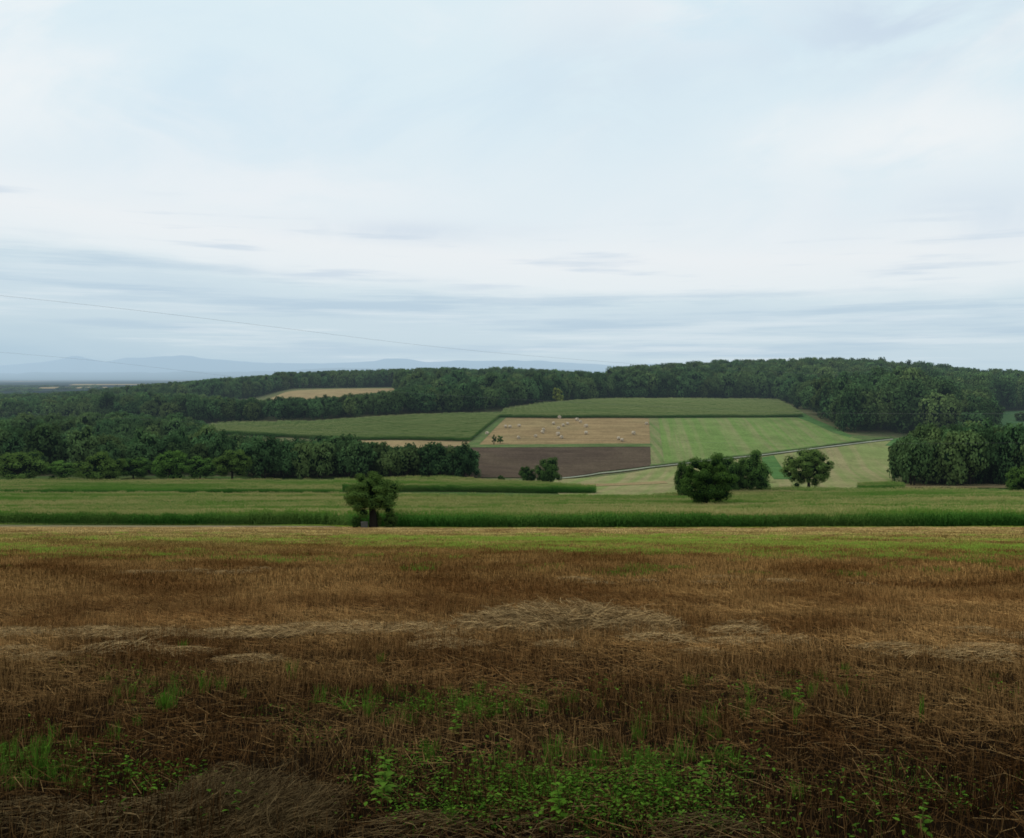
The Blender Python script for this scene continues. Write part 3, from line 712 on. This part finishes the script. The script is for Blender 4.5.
def build_tree(loc, H, Wd, label, cat='tree', group=None, name='field_tree', fork=.3, low=-.6, nleaf=9000, nclump=46, ls=.03, seed=1, lean=0.0, bottom=.2, mat=None, taper=None, jag=.3, crad=(.22, .36), squash=.85, tr=.035):
    """H total height, Wd crown width, bottom = share of H below the crown"""
    x_, y_ = loc; r = empty(name, (x_, y_, g(x_, y_)), 0); tag(r, label, cat, group)
    rxy = Wd/2; ch = H*(1 - bottom); hz = ch/2; cz = H*bottom + hz
    me, cents = crown_mesh(nclump, nleaf, ls, [mat or M_leafN, M_core], 1.0, 1.0, low, jag, True, crad, seed, squash)
    vz = np.empty(len(me.vertices)*3, np.float32); me.vertices.foreach_get('co', vz); vz = vz.reshape(-1, 3)
    lo, hi = np.percentile(vz[:, 2], .3), np.percentile(vz[:, 2], 99.7); wx = np.percentile(np.abs(vz[:, 0]), 99)
    cents = [(np.array([p[0]/wx, p[1]/wx, (p[2] - lo)/(hi - lo)*2 - 1]), cr, cv) for p, cr, cv in cents]
    vz[:, 0] /= wx; vz[:, 1] /= wx; vz[:, 2] = (vz[:, 2] - lo)/(hi - lo)*2 - 1
    if taper:
        kk = np.interp(vz[:, 2], [-1, -.45, .2, .7, 1], taper); vz[:, 0] *= kk; vz[:, 1] *= kk
    vz[:, 0] = vz[:, 0]*rxy + lean*H; vz[:, 1] *= rxy; vz[:, 2] = vz[:, 2]*hz + cz
    me.vertices.foreach_set('co', vz.ravel()); me.update()
    link('trunk', trunk_mesh(H, H*tr, fork, cents, rxy, hz, cz, lean, 10), r)
    link('crown', me, r); return r
def top_h(u, vtop, Y):
    x_, y_ = atY(u, Y); return CAMZ - float(v2t(vtop))*Y - g(x_, y_)
def px(w_, Y): return w_/F*Y
def YY(u, v): return at(u, v)[1]
def ftree(u, vtop, Y, wpx, label, **k):
    return build_tree(atY(u, Y), top_h(u, vtop, Y), px(wpx, Y), label, **k)
ftree(373, 472.5, 119, 54, 'lone round tree with short thick dark trunk at the near edge of the maize', fork=.38, bottom=.25, low=-.80, nleaf=21000, nclump=84, ls=.030, seed=131, jag=.34, tr=.072, lean=-.02, crad=(.18, .30), taper=[.88, 1, 1, 1, 1.0])
ftree(707, 456, 186, 56, 'large dark round tree standing in the maize right of centre', bottom=.08, low=-.95, nleaf=20000, nclump=64, ls=.028, seed=12, jag=.42, fork=.2, crad=(.16, .30), taper=[.60, .88, 1, .92, .85], mat=M_leafB)
ftree(684, 462, 222, 19, 'small dark tree at the left shoulder of the large round tree', bottom=.12, low=-.9, nleaf=5000, nclump=30, ls=.05, seed=13)
ftree(722, 453, 236, 34, 'broad tree behind the large round tree', bottom=.08, low=-.9, nleaf=8000, seed=14, ls=.035)
ftree(752, 450.5, 240, 36, 'dense dark tree at the right end of the small group', bottom=.04, low=-.9, nleaf=10000, nclump=50, seed=15, ls=.034, jag=.3)
ftree(737, 464, 238, 20, 'low bush filling the gap between the two grouped trees', name='bush', cat='bush', bottom=.02, low=-.9, nleaf=4000, nclump=26, seed=16, ls=.05)
ftree(809, 449.5, 256, 50, 'wide spreading dark tree standing alone before the mown field', bottom=.05, low=-.9, nleaf=18000, nclump=90, seed=171, ls=.026, jag=.42, crad=(.14, .26), taper=[.8, .95, 1, .85, .8])
ftree(548, 457.5, 286, 26, 'rounded green bush with a pointed top below the ploughed field', name='bush', cat='bush', bottom=.02, low=-.9, nleaf=7000, nclump=36, seed=18, ls=.04)
ftree(527, 467, 285, 17, 'smaller round bush left of the pointed bush', name='bush', cat='bush', bottom=.02, low=-.9, nleaf=4000, nclump=26, seed=19, ls=.05)
ftree(501, 475.5, 284, 8, 'tiny bush at the lower edge of the ploughed field', name='bush', cat='bush', bottom=.02, low=-.9, nleaf=1500, nclump=14, seed=20, ls=.08)
ftree(494, 434.5, 395, 5, 'slim little tree with bare stem at the edge of the bale field', bottom=.3, low=-.7, nleaf=900, nclump=12, seed=21, ls=.10, tr=.05)
ftree(500, 435.5, 398, 6.5, 'little dark tree beside the slim stemmed one at the bale field', bottom=.2, low=-.8, nleaf=1200, nclump=14, seed=22, ls=.10)
LB = [(20, 452, 277, 50, 'wide dark bush at the far left in front of the woods', 31), (100, 452.5, 272, 44, 'dark bushy tree left of the two rounded ones before the woods', 32),
      (169, 450.5, 276, 38, 'rounded lighter green tree before the left woods', 33), (232, 450, 277, 34, 'rounded tree with visible trunk before the left woods', 34),
      (62, 461, 282, 30, 'low dark shrub between the wide bush and the bushy tree', 35), (200, 456, 284, 32, 'dark tree between the two rounded trees before the left woods', 38), (133, 458, 284, 34, 'dark shrub behind the bushy tree on the left', 39)]
for u, vt, Y, wp, lb, sd_ in LB:
    ftree(u, vt, Y, wp, lb, bottom=.06 if sd_ != 34 else .16, low=-.9, nleaf=8000, nclump=40, seed=sd_, ls=.034, mat=M_leafB, group='trees and bushes in front of the left woods')
ftree(1024, 467, 232, 32, 'bright round bush cut by the right edge of the picture', name='bush', cat='bush', bottom=.02, low=-.9, nleaf=8000, nclump=40, seed=36, ls=.036, mat=M_leafB)
ftree(558, 388.0, YY(558, 403.8), 11, 'pale yellow green tree at the edge of the dark hill wood', bottom=.1, low=-.9, nleaf=2500, nclump=22, seed=37, ls=.07, mat=M_leafY)
ftree(1020, 412, 520, 14, 'small dark tree in the hill clearing at the right edge', bottom=.05, low=-.9, nleaf=2500, nclump=22, seed=40, ls=.07)

# woodland trees: five kinds, copied
KIND = []
for k in range(7):
    me, cents = crown_mesh(34, 2600, .075, [M_leafF, M_core], 1.0, [.95, .8, 1.1, .9, 1.0, 1.2, .85][k], -.8, .35, True, (.26, .42), 100 + k)
    me.name = 'crown'
    b = MB(); b.tube([(0, 0, -1.9), (.03, .02, -.9), (0, 0, .2)], [.10, .07, .03], k=6)
    for p, cr, cv in cents[:6]: b.tube([(0, 0, -.8), tuple(p*.5 + [0, 0, -.3]), tuple(p*.8)], [.04, .03, .01], k=4)
    KIND.append((me, b.mesh('trunk', [M_bark], True)))
# joined crown+trunk for the mass of far trees
def joined(k):
    cm, tm = KIND[k]; va = np.empty(len(cm.vertices)*3, np.float32); cm.vertices.foreach_get('co', va); va = va.reshape(-1, 3)
    me = cm.copy(); me.name = 'woodland_tree'; return me
woodC = source_coll('woodland', [joined(k) for k in range(7)])
def inpoly(u, y_, poly):
    c_ = False; n = len(poly); j = n - 1
    for i in range(n):
        (a, b), (c2, d) = poly[i], poly[j]
        if (b > y_) != (d > y_) and u < (c2 - a)*(y_ - b)/(d - b) + a: c_ = not c_
        j = i
    return c_
# regions in (picture column, depth)
yb = lambda u, v: (u, YY(u, v))
woods = {
 'treeline': [(242, 284), (474, 287), (474, 312), (440, 322), (330, 330), (242, 335)],
 'left_low': [(-420, 300), (235, 298), (244, 335), (262, 350), (225, YY(225, 436)), (212, YY(212, 427)), (212, 520), (0, 640), (-420, 700)],
 'left_mid': [(-420, 560), (0, 560), (205, YY(205, 424.5)), (300, YY(300, 421.5)), (400, YY(400, 415.5)), (498, YY(498, 412.0)), (515, YY(515, 407.5)), (400, YY(400, 403)), (345, YY(345, 400)), (296, YY(296, 404)), (236, YY(236, 405)), (180, 760), (-420, 800)],
 'left_far': [(-420, 740), (190, 690), (236, YY(236, 400)), (280, YY(280, 391)), (345, YY(345, 388)), (398, YY(398, 387)), (405, YY(405, 403)), (512, YY(512, 407.5)), (560, YY(560, 402.3)), (610, YY(610, 399.8)), (610, 1050), (-420, 1500)],
 'hill': [(610, YY(610, 399.8)), (700, YY(700, 399.6)), (778, YY(778, 400.5)), (815, YY(815, 416.5)), (850, YY(850, 434.5)), (905, YY(905, 433)), (986, 425), (986, YY(986, 411)), (1100, YY(1100, 410)), (1400, 560), (1400, 1000), (610, 1050)],
 'grove': [(898, 262), (1400, 262), (1400, 322), (925, 322), (896, 285)]}
H_ = {'treeline': (10.5, 14), 'left_low': (9, 14), 'left_mid': (14, 19), 'left_far': (13, 18), 'hill': (14, 21), 'grove': (14.0, 19.0)}
LABW = {
 'treeline': ('dark broadleaf tree packed in the long treeline behind the maize left of centre', 'trees of the long treeline behind the maize'),
 'left_low': ('dark green tree in the low woods on the left behind the bushes', 'trees of the low woods on the left'),
 'left_mid': ('dark tree of the wood between the far maize field and the tan opening', 'trees of the wood above the far maize field'),
 'left_far': ('tree of the distant woods behind the tan opening', 'trees of the distant woods'),
 'hill': ('tall dark tree in the big wood covering the hill on the right', 'trees of the hill wood'),
 'grove': ('tall dark tree of the dense grove at the right edge', 'trees of the dense grove on the right')}
LIMIT = {
 'treeline': [(242, 440), (300, 440), (330, 438.5), (352, 437.5), (364, 441), (372, 446), (400, 445), (440, 446), (464, 445.5), (476, 455)],
 'left_low': [(-420, 424), (0, 417), (120, 415), (180, 417), (200, 422), (206, 429), (215, 434), (262, 440)],
 'left_mid': [(-420, 404), (0, 401), (140, 394), (205, 396), (236, 400), (300, 398.5), (345, 396), (380, 393), (400, 388.5), (440, 387), (480, 385), (515, 391)],
 'left_far': [(-420, 400), (0, 396), (60, 394), (110, 390), (150, 385.5), (200, 381.5), (240, 378.5), (272, 376), (280, 373.5), (350, 371.5), (400, 370.5), (440, 369), (470, 370), (480, 371.5), (500, 368), (540, 371), (600, 374)],
 'hill': [(560, 374), (610, 370), (630, 367.5), (680, 365), (710, 362), (760, 361.5), (800, 360), (870, 358.5), (910, 360), (950, 362.5), (985, 365), (1010, 369.5), (1024, 373), (1100, 380), (1400, 380)],
 'grove': [(886, 462), (896, 444), (908, 435), (925, 430), (950, 426), (990, 425), (1024, 423), (1400, 421)]}
def rowof(z, Y): return CY + F*math.tan(math.atan((CAMZ - z)/Y) - TH)
def limited(X, Y, h, key, u):
    L_ = LIMIT[key]; v = np.interp(u, [p[0] for p in L_], [p[1] for p in L_]) + rng.exponential(1.3)
    z0 = g(X, Y)
    if key == 'hill': h += 6*math.exp(-((u - 905)/55)**2 - ((Y - 490)/45)**2) + 2.0*math.sin(X*.035 + 1)*math.sin(Y*.03)
    elif key == 'left_low': h *= 1 + .22*math.sin(Y*.055 + .012*X) + .12*math.sin(X*.06 + 1)
    else: h += 1.3*math.sin(X*.05)*math.sin(Y*.04 + 1)
    if rowof(z0 + h, Y) < v:
        h = CAMZ - float(v2t(v))*Y - z0
    return h
cand = []
def gen(poly, key, step):
    us = [p[0] for p in poly]; ys = [p[1] for p in poly]; y_ = min(ys); out = []
    while y_ < max(ys):
        xa, xb = min((u - CX)/F*y_ for u in us), max((u - CX)/F*y_ for u in us)
        x_ = xa + U(0, step)
        while x_ < xb:
            X = x_ + rng.normal(0, step*.22); Y = y_ + rng.normal(0, step*.22); u = CX + X/Y*F
            if inpoly(u, Y, poly):
                dep = min(Y, 9e9)
                h = limited(X, Y, U(*H_[key]), key, u)
                if h > 5.5: out.append((X, Y, h, key, u))
            x_ += step
        y_ += step*.9
    return out
for key, poly in woods.items():
    cand += gen(poly, key, 6.0 if key == 'grove' else (6.2 if key == 'treeline' else 7.5))
def treedim(h, key):
    wd = max(h*U(.60, .95), U(7, 9)) if key != 'grove' else h*U(.5, .75); return wd
# front edge trees come first (largest in the picture)
near300 = []
order = sorted(range(len(cand)), key=lambda i: cand[i][1] - (150 if cand[i][3] == 'treeline' else 0) + (0 if -60 < cand[i][4] < 1090 else 4000))
ind = set(order[:282]); proto = {}
P3 = []; R3 = []; S3 = []
def place_parts(h, wd):
    return wd/2, h*.49, h*.52          # horizontal radius, vertical radius, centre height
for i, (X, Y, h, key, u) in enumerate(cand):
    wd = treedim(h, key); rx, rz, cz = place_parts(h, wd); z0 = g(X, Y); rzz = U(0, 6.28)
    if i in ind:
        k = int(rng.integers(0, 7))
        r = empty('broadleaf_tree', (X, Y, z0), rzz); tag(r, LABW[key][0], 'tree', LABW[key][1])
        for nm, me in (('crown', KIND[k][0]), ('trunk', KIND[k][1])):
            o = link(nm, me, r); o.location = (0, 0, cz); o.scale = (rx, rx, rz)
    else:
        P3.append((X, Y, z0 + cz)); R3.append((0, 0, rzz)); S3.append((rx, rx, rz))
scatter('woodland', P3, R3, S3, woodC, 'far off mass of dark broadleaf woodland covering the hills', 'woodland')
# undergrowth closing the wood edge
print('TREES', len(cand), 'individual', len(ind))

# tree belts far out on the plain
bp = []
for k in range(900):
    y_ = math.exp(U(math.log(1800), math.log(7000))); band = math.sin(y_*.004)
    if band < -.1: continue
    bp.append((U(-.75, .1)*y_, y_))
bp = np.array(bp)
scatter('plain_woods', np.stack([bp[:, 0], bp[:, 1], ground(bp[:, 0], bp[:, 1]) + 5], -1), np.stack([0*bp[:, 0]]*2 + [U(0, 6, len(bp))], -1), np.stack([U(30, 90, len(bp)), U(14, 30, len(bp)), U(9, 13, len(bp))], -1), woodC,
        'thin belts of trees far out on the hazy plain', 'woodland')

# ------------------------------------------------------------------ mountains
def ridge(name, prof, dist, seed, label, amp):
    r_ = np.random.default_rng(seed); us = np.linspace(-500, 1500, 500)
    pr = np.interp(us, [p[0] for p in prof], [p[1] for p in prof])
    nz = np.zeros_like(us)
    for o_, a in ((40, 1.), (17, .6), (7, .35)):
        k = r_.normal(size=int(2000/o_) + 3); nz += a*np.interp(us, np.linspace(-500, 1500, len(k)), k)
    pr = pr + nz*amp; X = (us - CX)/F*dist; pr = 377 - (377 - pr)*.88; top = CAMZ - v2t(pr)*dist
    rows_ = []
    for q, (dy, zf) in enumerate(((-14000, 0), (-8000, .30), (-4000, .68), (-1500, .9), (0, 1), (4000, .6))):
        nn = np.interp(us, np.linspace(-500, 1500, 60), r_.normal(size=60))
        rows_.append(np.stack([X*(dist + dy)/dist, np.full_like(X, dist + dy) + nn*500, -72 + (top + 72)*zf*(1 + (.10*nn if 0 < zf < 1 else 0))], -1))
    v = np.concatenate(rows_); n = len(us)
    f = [(i*n + j, i*n + j + 1, (i+1)*n + j + 1, (i+1)*n + j) for i in range(len(rows_)-1) for j in range(n-1)]
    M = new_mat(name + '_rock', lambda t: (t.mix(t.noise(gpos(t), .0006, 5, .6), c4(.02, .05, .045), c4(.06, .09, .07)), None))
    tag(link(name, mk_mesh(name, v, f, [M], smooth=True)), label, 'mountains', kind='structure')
ridge('mountain_range', [(-500, 366), (0, 363), (60, 359), (80, 354), (105, 360), (125, 355), (180, 355), (225, 358), (240, 359.5), (270, 362), (340, 361), (370, 359), (395, 356), (430, 359), (460, 358), (500, 360), (540, 358.5), (580, 362), (620, 364.5), (660, 363), (700, 366), (1000, 369), (1500, 367)],
      60000, 5, 'pale blue mountain range along the horizon', .7)
ridge('foothills', [(-500, 374), (0, 372), (250, 371), (320, 368), (420, 367), (560, 369), (620, 371), (1010, 372), (1100, 370), (1500, 371)], 42000, 8, 'lower blue foothills in front of the mountains', .7)

# ------------------------------------------------------------------ straw bales
M_bale = new_mat('bale_straw', lambda t: (t.mix(t.noise(gpos(t), 6.0, 4, .7), c4(.36, .28, .19), c4(.60, .50, .37)), None))
def bale_mesh():
    b = MB(); r0 = .80; L = 1.35; k = 28; n0 = 0
    prof = [(-L/2, .05), (-L/2 - .01, .35), (-L/2, .70), (-L/2 + .04, .77), (-L/2 + .12, r0), (0, r0*1.01), (L/2 - .12, r0), (L/2 - .04, .77), (L/2, .70), (L/2 + .01, .35), (L/2, .05)]
    for x_, rr in prof:
        for j in range(k):
            a = 2*math.pi*j/k; q = rr*(1 + rng.normal(0, .012)); zz = q*math.cos(a); zz = max(zz, -.74)
            b.v.append((x_ + rng.normal(0, .01), q*math.sin(a), zz + .74)); b.c.append(.5)
    for i in range(len(prof)-1):
        for j in range(k):
            b.f.append((i*k + j, i*k + (j+1) % k, (i+1)*k + (j+1) % k, (i+1)*k + j)); b.mi.append(0)
    b.f.append(tuple(range(k))); b.mi.append(0); b.f.append(tuple((len(prof)-1)*k + j for j in range(k))[::-1]); b.mi.append(0)
    return b.mesh('straw_bale', [M_bale], True)
BM = bale_mesh()
BL = [(505.5, 427.8, 'leftmost round bale of the upper group, beside the slanting maize edge', 1), (510, 428, 'bale just right of the leftmost upper bale', 1), (519, 427, 'small faint bale right of the upper left pair', 1),
      (487, 434.5, 'round bale nearest the slanting maize edge', 1), (518.5, 439, 'round bale low in the field right of the little trees', 1), (535.5, 437.5, 'second low bale from the little trees', 1),
      (542.5, 433.5, 'front one of the two close bales left of the middle cluster', 1), (543.5, 431, 'rear one of the two close bales left of the middle cluster', 1), (553.5, 424.5, 'upper left bale of the middle cluster', 1),
      (559.5, 418.8, 'pale bale standing at the lower edge of the upper maize field', 1.25), (558.5, 429.3, 'bale in the centre of the middle cluster', 1), (563, 426.5, 'bale at the right of the middle cluster', 1), (567.5, 425, 'rightmost bale of the middle cluster', 1),
      (558, 435.5, 'larger bale below the middle cluster', 1.15), (561.5, 438.5, 'lowest bale below the middle cluster', 1), (577, 421, 'left one of the pair near the maize edge', 1.15), (580.5, 423, 'right one of the pair near the maize edge', 1),
      (586, 427.5, 'upper one of the two bales set one above the other', 1.15), (586, 434.5, 'lower one of the two bales set one above the other', 1.15), (618.5, 439.8, 'left bale of the pair near the lower right corner', 1), (622, 441.5, 'right bale of the pair near the lower right corner', 1),
      (633.5, 434.5, 'round bale in the right striped part of the field', 1.1), (646.5, 424.8, 'bale at the right upper border of the bale field', 1)]
for i, (u, v, lb, sc_) in enumerate(BL):
    x_, y_ = at(u, v + .3); o = link('straw_bale', BM); o.location = (x_, y_, g(x_, y_) + .2); o.scale = (sc_*.92,)*3; o.rotation_euler = (0, 0, U(0, 3.1))
    tag(o, lb, 'straw bale', 'round straw bales on the far field')

# ------------------------------------------------------------------ power lines
M_wire = new_mat('cable', lambda t: (c4(.16, .17, .18), None), rough=.5)
M_wire2 = new_mat('pale_cable', lambda t: (c4(.22, .21, .20), None), rough=.5)
def wire(P_, rad, mat, label):
    W_ = []
    for u, v, Y in P_: W_.append((float(uX(u, Y)), Y, CAMZ - float(v2t(v))*Y))
    W_ = np.array(W_); q = np.arange(len(W_)); qq = np.linspace(0, len(W_) - 1, 60)
    # smooth through the points
    C_ = np.stack([np.interp(qq, q, W_[:, k]) for k in range(3)], -1)
    for _ in range(14): C_[1:-1] = (C_[:-2] + C_[2:] + 2*C_[1:-1])/4
    b = MB(); b.tube([tuple(p) for p in C_], list(rad*(.35 + .65*C_[:, 1]/C_[:, 1].max())), k=5); o = link('power_cable', b.mesh('power_cable', [mat], True))
    tag(o, label, 'cable', 'power cables crossing the valley'); return o
wire([(-150, 280, 180), (80, 303, 240), (270, 326, 300), (400, 343, 350), (500, 353.5, 400), (640, 364.5, 470), (760, 372, 550), (1100, 385, 800)], .042, M_wire, 'upper dark cable sloping down across the low sky')
wire([(-150, 340, 200), (0, 352, 240), (100, 360, 280), (210, 374, 330), (330, 388, 390), (454, 396, 450), (573, 402, 480), (700, 409, 420), (800, 413.5, 380), (985, 414, 300), (1200, 412, 260)], .024, M_wire2, 'middle pale cable hanging across the woods and the hill')
wire([(-150, 405, 200), (60, 415, 225), (210, 423, 245), (400, 434, 265), (600, 441, 275), (800, 444, 260), (923, 443.5, 240), (1000, 443, 230), (1200, 441, 200)], .012, M_wire2, 'lowest faint cable hanging in front of the left woods and the grove')

# ------------------------------------------------------------------ small things
def crate(loc, w_, d_, h_, label):
    M = new_mat('weathered_wood', lambda t: (t.mix(t.noise(gpos(t), 8, 4, .6), c4(.09, .085, .075), c4(.17, .16, .14)), None))
    x_, y_ = loc; r = empty('wooden_box', (x_, y_, g(x_, y_)), .1); tag(r, label, 'box')
    def bx(b, x0, x1, y0, y1, z0, z1):
        n = len(b.v); b.v += [(x, y, z) for z in (z0, z1) for y in (y0, y1) for x in (x0, x1)]; b.c += [.5]*8
        for f in ((0, 2, 3, 1), (4, 5, 7, 6), (0, 1, 5, 4), (2, 6, 7, 3), (0, 4, 6, 2), (1, 3, 7, 5)): b.f.append(tuple(n + q for q in f)); b.mi.append(0)
    b = MB()
    for k in range(4):
        z0 = .12 + k*(h_ - .15)/4; z1 = z0 + (h_ - .15)/4 - .03
        bx(b, -w_/2, w_/2, -d_/2, -d_/2 + .03, z0, z1); bx(b, -w_/2, w_/2, d_/2 - .03, d_/2, z0, z1)
        bx(b, -w_/2, -w_/2 + .03, -d_/2 + .032, d_/2 - .032, z0, z1); bx(b, w_/2 - .03, w_/2, -d_/2 + .032, d_/2 - .032, z0, z1)
    link('side_boards', b.mesh('side_boards', [M]), r)
    for sx in (-1, 1):
        for sy in (-1, 1):
            b = MB(); cx_, cy_ = sx*(w_/2 - .07), sy*(d_/2 - .07); bx(b, cx_ - .035, cx_ + .035, cy_ - .035, cy_ + .035, -.1, h_ - .02); link('post', b.mesh('post', [M]), r)
    b = MB(); bx(b, -w_/2 - .05, w_/2 + .05, -d_/2 - .05, d_/2 + .05, h_ - .015, h_ + .03); link('lid', b.mesh('lid', [M]), r)
crate((atY(364, 117.3)[0], 117.3), .85, .7, .85, 'small grey wooden box at the left foot of the lone tree')
# bushy growth round the foot of the lone tree
for (u, vt, Y, wp, lb, sd_) in [(357, 516, 118.8, 13, 'low green shrub at the left foot of the lone tree', 61), (390, 514, 118.8, 15, 'low green shrub at the right foot of the lone tree', 62), (377, 511, 119.6, 9, 'ivy covered bush close behind the trunk of the lone tree', 63)]:
    ftree(u, vt, Y, wp, lb, name='shrub', cat='shrub', bottom=.02, low=-.9, nleaf=4500, nclump=26, seed=sd_, ls=.05, group='shrubs round the lone tree')
ft = []
for u in np.arange(-200, 1300, 3.2): 
    x_, y_ = at(u, float(np.interp(u, [p[0] for p in N1], [p[1] for p in N1])) + .2); ft.append((x_, y_ - U(0, .8)))
ft = np.array(ft)
put_cover('edge_grass', ft, grassF, 'thin line of rough grass at the foot of the maize', 'grass', .8, 1.4, 0, rz=U(0, 6.28, len(ft)))
